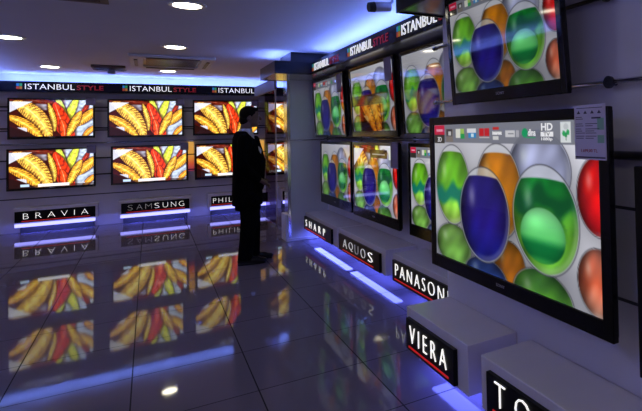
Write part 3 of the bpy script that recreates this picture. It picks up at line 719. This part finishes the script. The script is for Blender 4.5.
# cassette air conditioner
t = thing('air_conditioner', 'square ceiling cassette air unit between two downlights', 'air conditioner', (0.27, 8.26, CEIL))
b = BM(); box(b, -0.48, 0.48, -0.60, -0.45, -0.035, 0, 0.008); box(b, -0.48, 0.48, 0.45, 0.60, -0.035, 0, 0.008); box(b, -0.48, -0.33, -0.45, 0.45, -0.035, 0, 0.008); box(b, 0.33, 0.48, -0.45, 0.45, -0.035, 0, 0.008)
obj('frame', b, M_ACFRAME, t)
b = BM()
for k in range(15): box(b, -0.30, 0.30, -0.42+k*0.058, -0.42+k*0.058+0.03, -0.028, -0.012)
box(b, -0.33, 0.33, -0.45, 0.45, -0.012, 0)
obj('intake_grille', b, M_DARKMETAL, t)
for nm, a in (('louvre', (-0.30, 0.30, -0.545, -0.505, -0.048, -0.036)), ('louvre', (-0.30, 0.30, 0.505, 0.545, -0.048, -0.036)), ('louvre', (-0.43, -0.39, -0.35, 0.35, -0.048, -0.036)), ('louvre', (0.39, 0.43, -0.35, 0.35, -0.048, -0.036))):
    obj(nm, box(BM(), *a, 0.003), M_BROWN, t)
# dark air vent plate with its small box further left
t = thing('ceiling_vent', 'small dark ceiling plate with a little box hanging below it, left of the air unit', 'vent', (-0.48, 9.25, CEIL))
obj('plate', box(BM(), -0.20, 0.20, -0.22, 0.22, -0.035, 0, 0.008), M_BROWN, t)
b = BM()
for k in range(6): box(b, -0.17, 0.17, -0.18+k*0.065, -0.18+k*0.065+0.03, -0.042, -0.034)
obj('slats', b, M_DARKMETAL, t)
obj('hanging_box', box(BM(), -0.02, 0.07, -0.03, 0.05, -0.10, -0.03, 0.006), M_GRAYCAM, t)
# dark grille at the top left
t = thing('ceiling_grille', 'dark brown ceiling grille cut off by the top edge of the photo', 'grille', (-0.60, 4.47, CEIL))
b = BM(); box(b, -0.35, 0.35, -0.35, -0.30, -0.02, 0, 0.004); box(b, -0.35, 0.35, 0.30, 0.35, -0.02, 0, 0.004); box(b, -0.35, -0.30, -0.30, 0.30, -0.02, 0, 0.004); box(b, 0.30, 0.35, -0.30, 0.30, -0.02, 0, 0.004)
obj('frame', b, M_BROWN, t)
b = BM(); box(b, -0.30, 0.30, -0.30, 0.30, -0.006, 0)
for k in range(12): box(b, -0.29, 0.29, -0.29+k*0.05, -0.27+k*0.05, -0.016, -0.005)
obj('slats', b, M_BROWN, t)
# surveillance camera on the ceiling
t = thing('security_camera', 'small bullet security camera hanging from the ceiling at the top of the photo', 'camera', (1.52, 3.56, CEIL))
b = BM(); lathe(b, (0, 0, 0), [(0.045, 0), (0.045, -0.012), (0.03, -0.02)], 24); tube(b, [(0, 0, -0.015), (0, 0, -0.07), (-0.05, 0, -0.105)], 0.010, 10); obj('bracket', b, M_GRAYCAM, t, True)
b = BM(); tube(b, [(-0.02, 0, -0.108), (-0.145, 0.0, -0.122)], [0.034, 0.036], 20); obj('housing', b, M_GRAYCAM, t)
b = BM(); tube(b, [(-0.14, 0.0, -0.1215), (-0.185, 0.0, -0.127)], [0.038, 0.034], 20); obj('lens_ring', b, M_MATTBLACK, t)

# ------------------------------------------------------------------ the standing man (faces +x)
def capsule(bm, p0, p1, r0, r1, n=14):
    p0, p1 = Vector(p0), Vector(p1); d = (p1-p0); L = d.length; d.normalize()
    pts = []; rr = []
    for k in range(5):
        a = PI/2*(1-k/4.0); pts.append(p0-d*r0*math.sin(a)); rr.append(max(0.0005, r0*math.cos(a)))
    for k in range(5):
        a = PI/2*k/4.0; pts.append(p1+d*r1*math.sin(a)); rr.append(max(0.0005, r1*math.cos(a)))
    tube(bm, pts, rr, n)
def ellip(bm, c, r, n=18, rot=(0, 0, 0)):
    m = Matrix.Translation(c) @ Euler(rot).to_matrix().to_4x4() @ Matrix.Diagonal((*r, 1))
    bmesh.ops.create_uvsphere(bm, u_segments=n, v_segments=n//2+2, radius=1.0, matrix=m)
def loft(bm, rings, n=24):
    R = []
    for (cx, cy, cz, rx, ry) in rings:
        R.append([bm.verts.new((cx+rx*math.cos(2*PI*k/n), cy+ry*math.sin(2*PI*k/n), cz)) for k in range(n)])
    for r0, r1 in zip(R, R[1:]):
        for k in range(n): bm.faces.new((r0[k], r0[(k+1) % n], r1[(k+1) % n], r1[k]))
    bm.faces.new(R[0][::-1]); bm.faces.new(R[-1])
def remeshed(name, bm, m, parent, voxel, smooth_it=4):
    bmesh.ops.recalc_face_normals(bm, faces=bm.faces)
    me = bpy.data.meshes.new(name); bm.to_mesh(me); bm.free()
    o = bpy.data.objects.new(name, me); COL.objects.link(o)
    r = o.modifiers.new('r', 'REMESH'); r.mode = 'VOXEL'; r.voxel_size = voxel; r.adaptivity = 0
    s = o.modifiers.new('s', 'SMOOTH'); s.factor = 0.5; s.iterations = smooth_it
    bpy.context.view_layer.update()
    dg = bpy.context.evaluated_depsgraph_get()
    me2 = bpy.data.meshes.new_from_object(o.evaluated_get(dg))
    bpy.data.objects.remove(o); bpy.data.meshes.remove(me)
    me2.name = name; me2.materials.clear()
    return mobj(name, me2, m, parent, True)

b = BM()
# head, neck, trunk and limbs in one surface
ellip(b, (0.010, 0, 1.665), (0.098, 0.076, 0.105)); ellip(b, (0.035, 0, 1.610), (0.072, 0.060, 0.075)); ellip(b, (0.062, 0, 1.568), (0.040, 0.040, 0.032))
capsule(b, (0.098, 0, 1.668), (0.120, 0, 1.628), 0.009, 0.015); ellip(b, (0.085, 0, 1.690), (0.024, 0.052, 0.012))
ellip(b, (0.102, 0, 1.598), (0.013, 0.024, 0.006)); ellip(b, (0.100, 0, 1.586), (0.013, 0.021, 0.007)); ellip(b, (0.070, 0, 1.62), (0.035, 0.052, 0.03))
for s in (-1, 1):
    ellip(b, (0.002, s*0.077, 1.640), (0.020, 0.010, 0.034), rot=(0, 0.2, 0)); ellip(b, (0.083, s*0.030, 1.668), (0.012, 0.014, 0.009))
capsule(b, (-0.02, 0, 1.62), (-0.045, 0, 1.46), 0.058, 0.062)
loft(b, [(-0.02, 0, 0.86, 0.11, 0.15), (-0.02, 0, 1.0, 0.115, 0.15), (0.0, 0, 1.1, 0.12, 0.15), (-0.02, 0, 1.28, 0.115, 0.165), (-0.04, 0, 1.40, 0.10, 0.17), (-0.045, 0, 1.47, 0.06, 0.08)])
HANDS = {}
for s in (-1, 1):
    sh = (-0.045, s*0.185, 1.385); el = (-0.075, s*0.245, 1.10); wr = (0.095, s*0.165, 0.945)
    capsule(b, sh, el, 0.050, 0.040); capsule(b, el, wr, 0.040, 0.026)
    hd = Vector((0.150, s*0.135, 0.905)); capsule(b, wr, hd, 0.026, 0.030)
    for k in range(4):       # fingers, curled downwards
        base = hd + Vector((0.012-0.012*k, -s*0.006, -0.012+0.0*k)) + Vector((0.010*(1.5-k)*0.6, 0, 0.004*k))
        L = (0.036, 0.042, 0.039, 0.030)[k]
        base = hd + Vector((0.018, s*0.024-s*0.016*k, -0.006)); mid = base + Vector((L*0.75, -s*0.004, -L*0.6)); tip = mid + Vector((-L*0.1, -s*0.004, -L*0.8))
        capsule(b, base, mid, 0.0095, 0.009, 8); capsule(b, mid, tip, 0.009, 0.0075, 8)
    tb = hd + Vector((0.0, -s*0.026, 0.012)); capsule(b, tb, tb+Vector((0.03, -s*0.012, 0.012)), 0.012, 0.010, 8); capsule(b, tb+Vector((0.03, -s*0.012, 0.012)), tb+Vector((0.052, -s*0.010, -0.002)), 0.010, 0.008, 8)
    hx = (0.045 if s > 0 else -0.03)
    capsule(b, (-0.01, s*0.085, 0.86), (0.005+hx*0.4, s*0.085, 0.48), 0.075, 0.050); capsule(b, (0.005+hx*0.4, s*0.085, 0.48), (-0.02+hx, s*0.088, 0.09), 0.050, 0.036)
    capsule(b, (-0.03+hx, s*0.088, 0.045), (0.13+hx, s*0.10, 0.030), 0.032, 0.024)
MAN = remeshed('person', b, M_SKIN, None, 0.0065, 3)
MAN.location = (0.962, 6.42, 0); MAN.rotation_euler = (0, 0, math.radians(-6))
tag(MAN, 'man in black suit and white shirt standing in profile, looking right', 'person')
# hair
b = BM()
ellip(b, (-0.006, 0, 1.690), (0.098, 0.083, 0.092), 26); ellip(b, (-0.045, 0, 1.62), (0.060, 0.070, 0.075), 22); ellip(b, (0.055, 0, 1.735), (0.040, 0.055, 0.032), 16)
for s in (-1, 1): ellip(b, (0.010, s*0.070, 1.655), (0.020, 0.012, 0.036), 12)
remeshed('hair', b, M_HAIR, MAN, 0.007, 3)
for s in (-1, 1):
    b = BM(); ellip(b, (0.0905, s*0.031, 1.668), (0.0065, 0.011, 0.0065), 10); obj('eye', b, M_EYE, MAN, True)
# shirt with collar, showing at the neck and at the open front
b = BM()
loft(b, [(0.008, 0, 0.90, 0.13, 0.14), (0.020, 0, 1.0, 0.142, 0.15), (0.022, 0, 1.1, 0.145, 0.15), (0.005, 0, 1.28, 0.135, 0.16), (-0.03, 0, 1.42, 0.10, 0.13), (-0.040, 0, 1.475, 0.075, 0.078), (-0.035, 0, 1.52, 0.071, 0.071)])
remeshed('shirt', b, M_SHIRT, MAN, 0.009, 2)
# jacket, open at the front
b = BM()
loft(b, [(-0.025, 0, 0.655, 0.160, 0.205), (-0.025, 0, 0.80, 0.160, 0.205), (-0.028, 0, 0.95, 0.152, 0.195), (-0.022, 0, 1.08, 0.152, 0.188), (-0.020, 0, 1.22, 0.158, 0.205), (-0.040, 0, 1.33, 0.142, 0.215), (-0.060, 0, 1.41, 0.115, 0.195), (-0.070, 0, 1.46, 0.085, 0.12), (-0.068, 0, 1.492, 0.066, 0.080)], 32)
for s in (-1, 1):
    capsule(b, (-0.050, s*0.180, 1.385), (-0.085, s*0.250, 1.10), 0.080, 0.066); capsule(b, (-0.085, s*0.250, 1.10), (0.070, s*0.175, 0.960), 0.064, 0.046)
    capsule(b, (0.062, s*0.05, 1.40), (0.125, s*0.055, 1.16), 0.040, 0.040); capsule(b, (0.120, s*0.085, 1.16), (0.095, s*0.105, 0.86), 0.045, 0.050)                     # lapels
    capsule(b, (0.02, s*0.15, 0.78), (0.06, s*0.16, 0.74), 0.060, 0.050)                       # pocket flaps
remeshed('jacket', b, M_SUIT, MAN, 0.009, 3)
# trousers
b = BM()
loft(b, [(-0.02, 0, 0.60, 0.135, 0.17), (-0.02, 0, 0.80, 0.145, 0.185), (-0.01, 0, 0.93, 0.135, 0.165)])
for s in (-1, 1):
    hx = (0.055 if s > 0 else -0.03)
    capsule(b, (-0.01, s*0.085, 0.82), (0.000+hx*0.5, s*0.085, 0.46), 0.105, 0.088, 20)
    tube(b, [(0.000+hx*0.5, s*0.085, 0.50), (-0.012+hx*0.8, s*0.088, 0.28), (-0.030+hx, s*0.088, 0.055)], [0.088, 0.078, 0.078], 20)
remeshed('trousers', b, M_TROUSER, MAN, 0.010, 3)
for s in (-1, 1):
    hx = (0.055 if s > 0 else -0.03)
    b = BM(); capsule(b, (-0.065+hx, s*0.090, 0.050), (0.10+hx, s*0.10, 0.045), 0.044, 0.040, 18); ellip(b, (0.130+hx, s*0.102, 0.036), (0.068, 0.045, 0.034)); ellip(b, (-0.01+hx, s*0.090, 0.075), (0.07, 0.042, 0.042))
    box(b, -0.105+hx, -0.02+hx, s*0.090-0.038, s*0.090+0.038, 0.0, 0.03, 0.006); box(b, -0.105+hx, 0.18+hx, s*0.10-0.040, s*0.10+0.040, 0.003, 0.018, 0.006)
    for v in b.verts: v.co.z = max(v.co.z, 0.0)
    remeshed('shoe', b, M_SHOE, MAN, 0.007, 2)
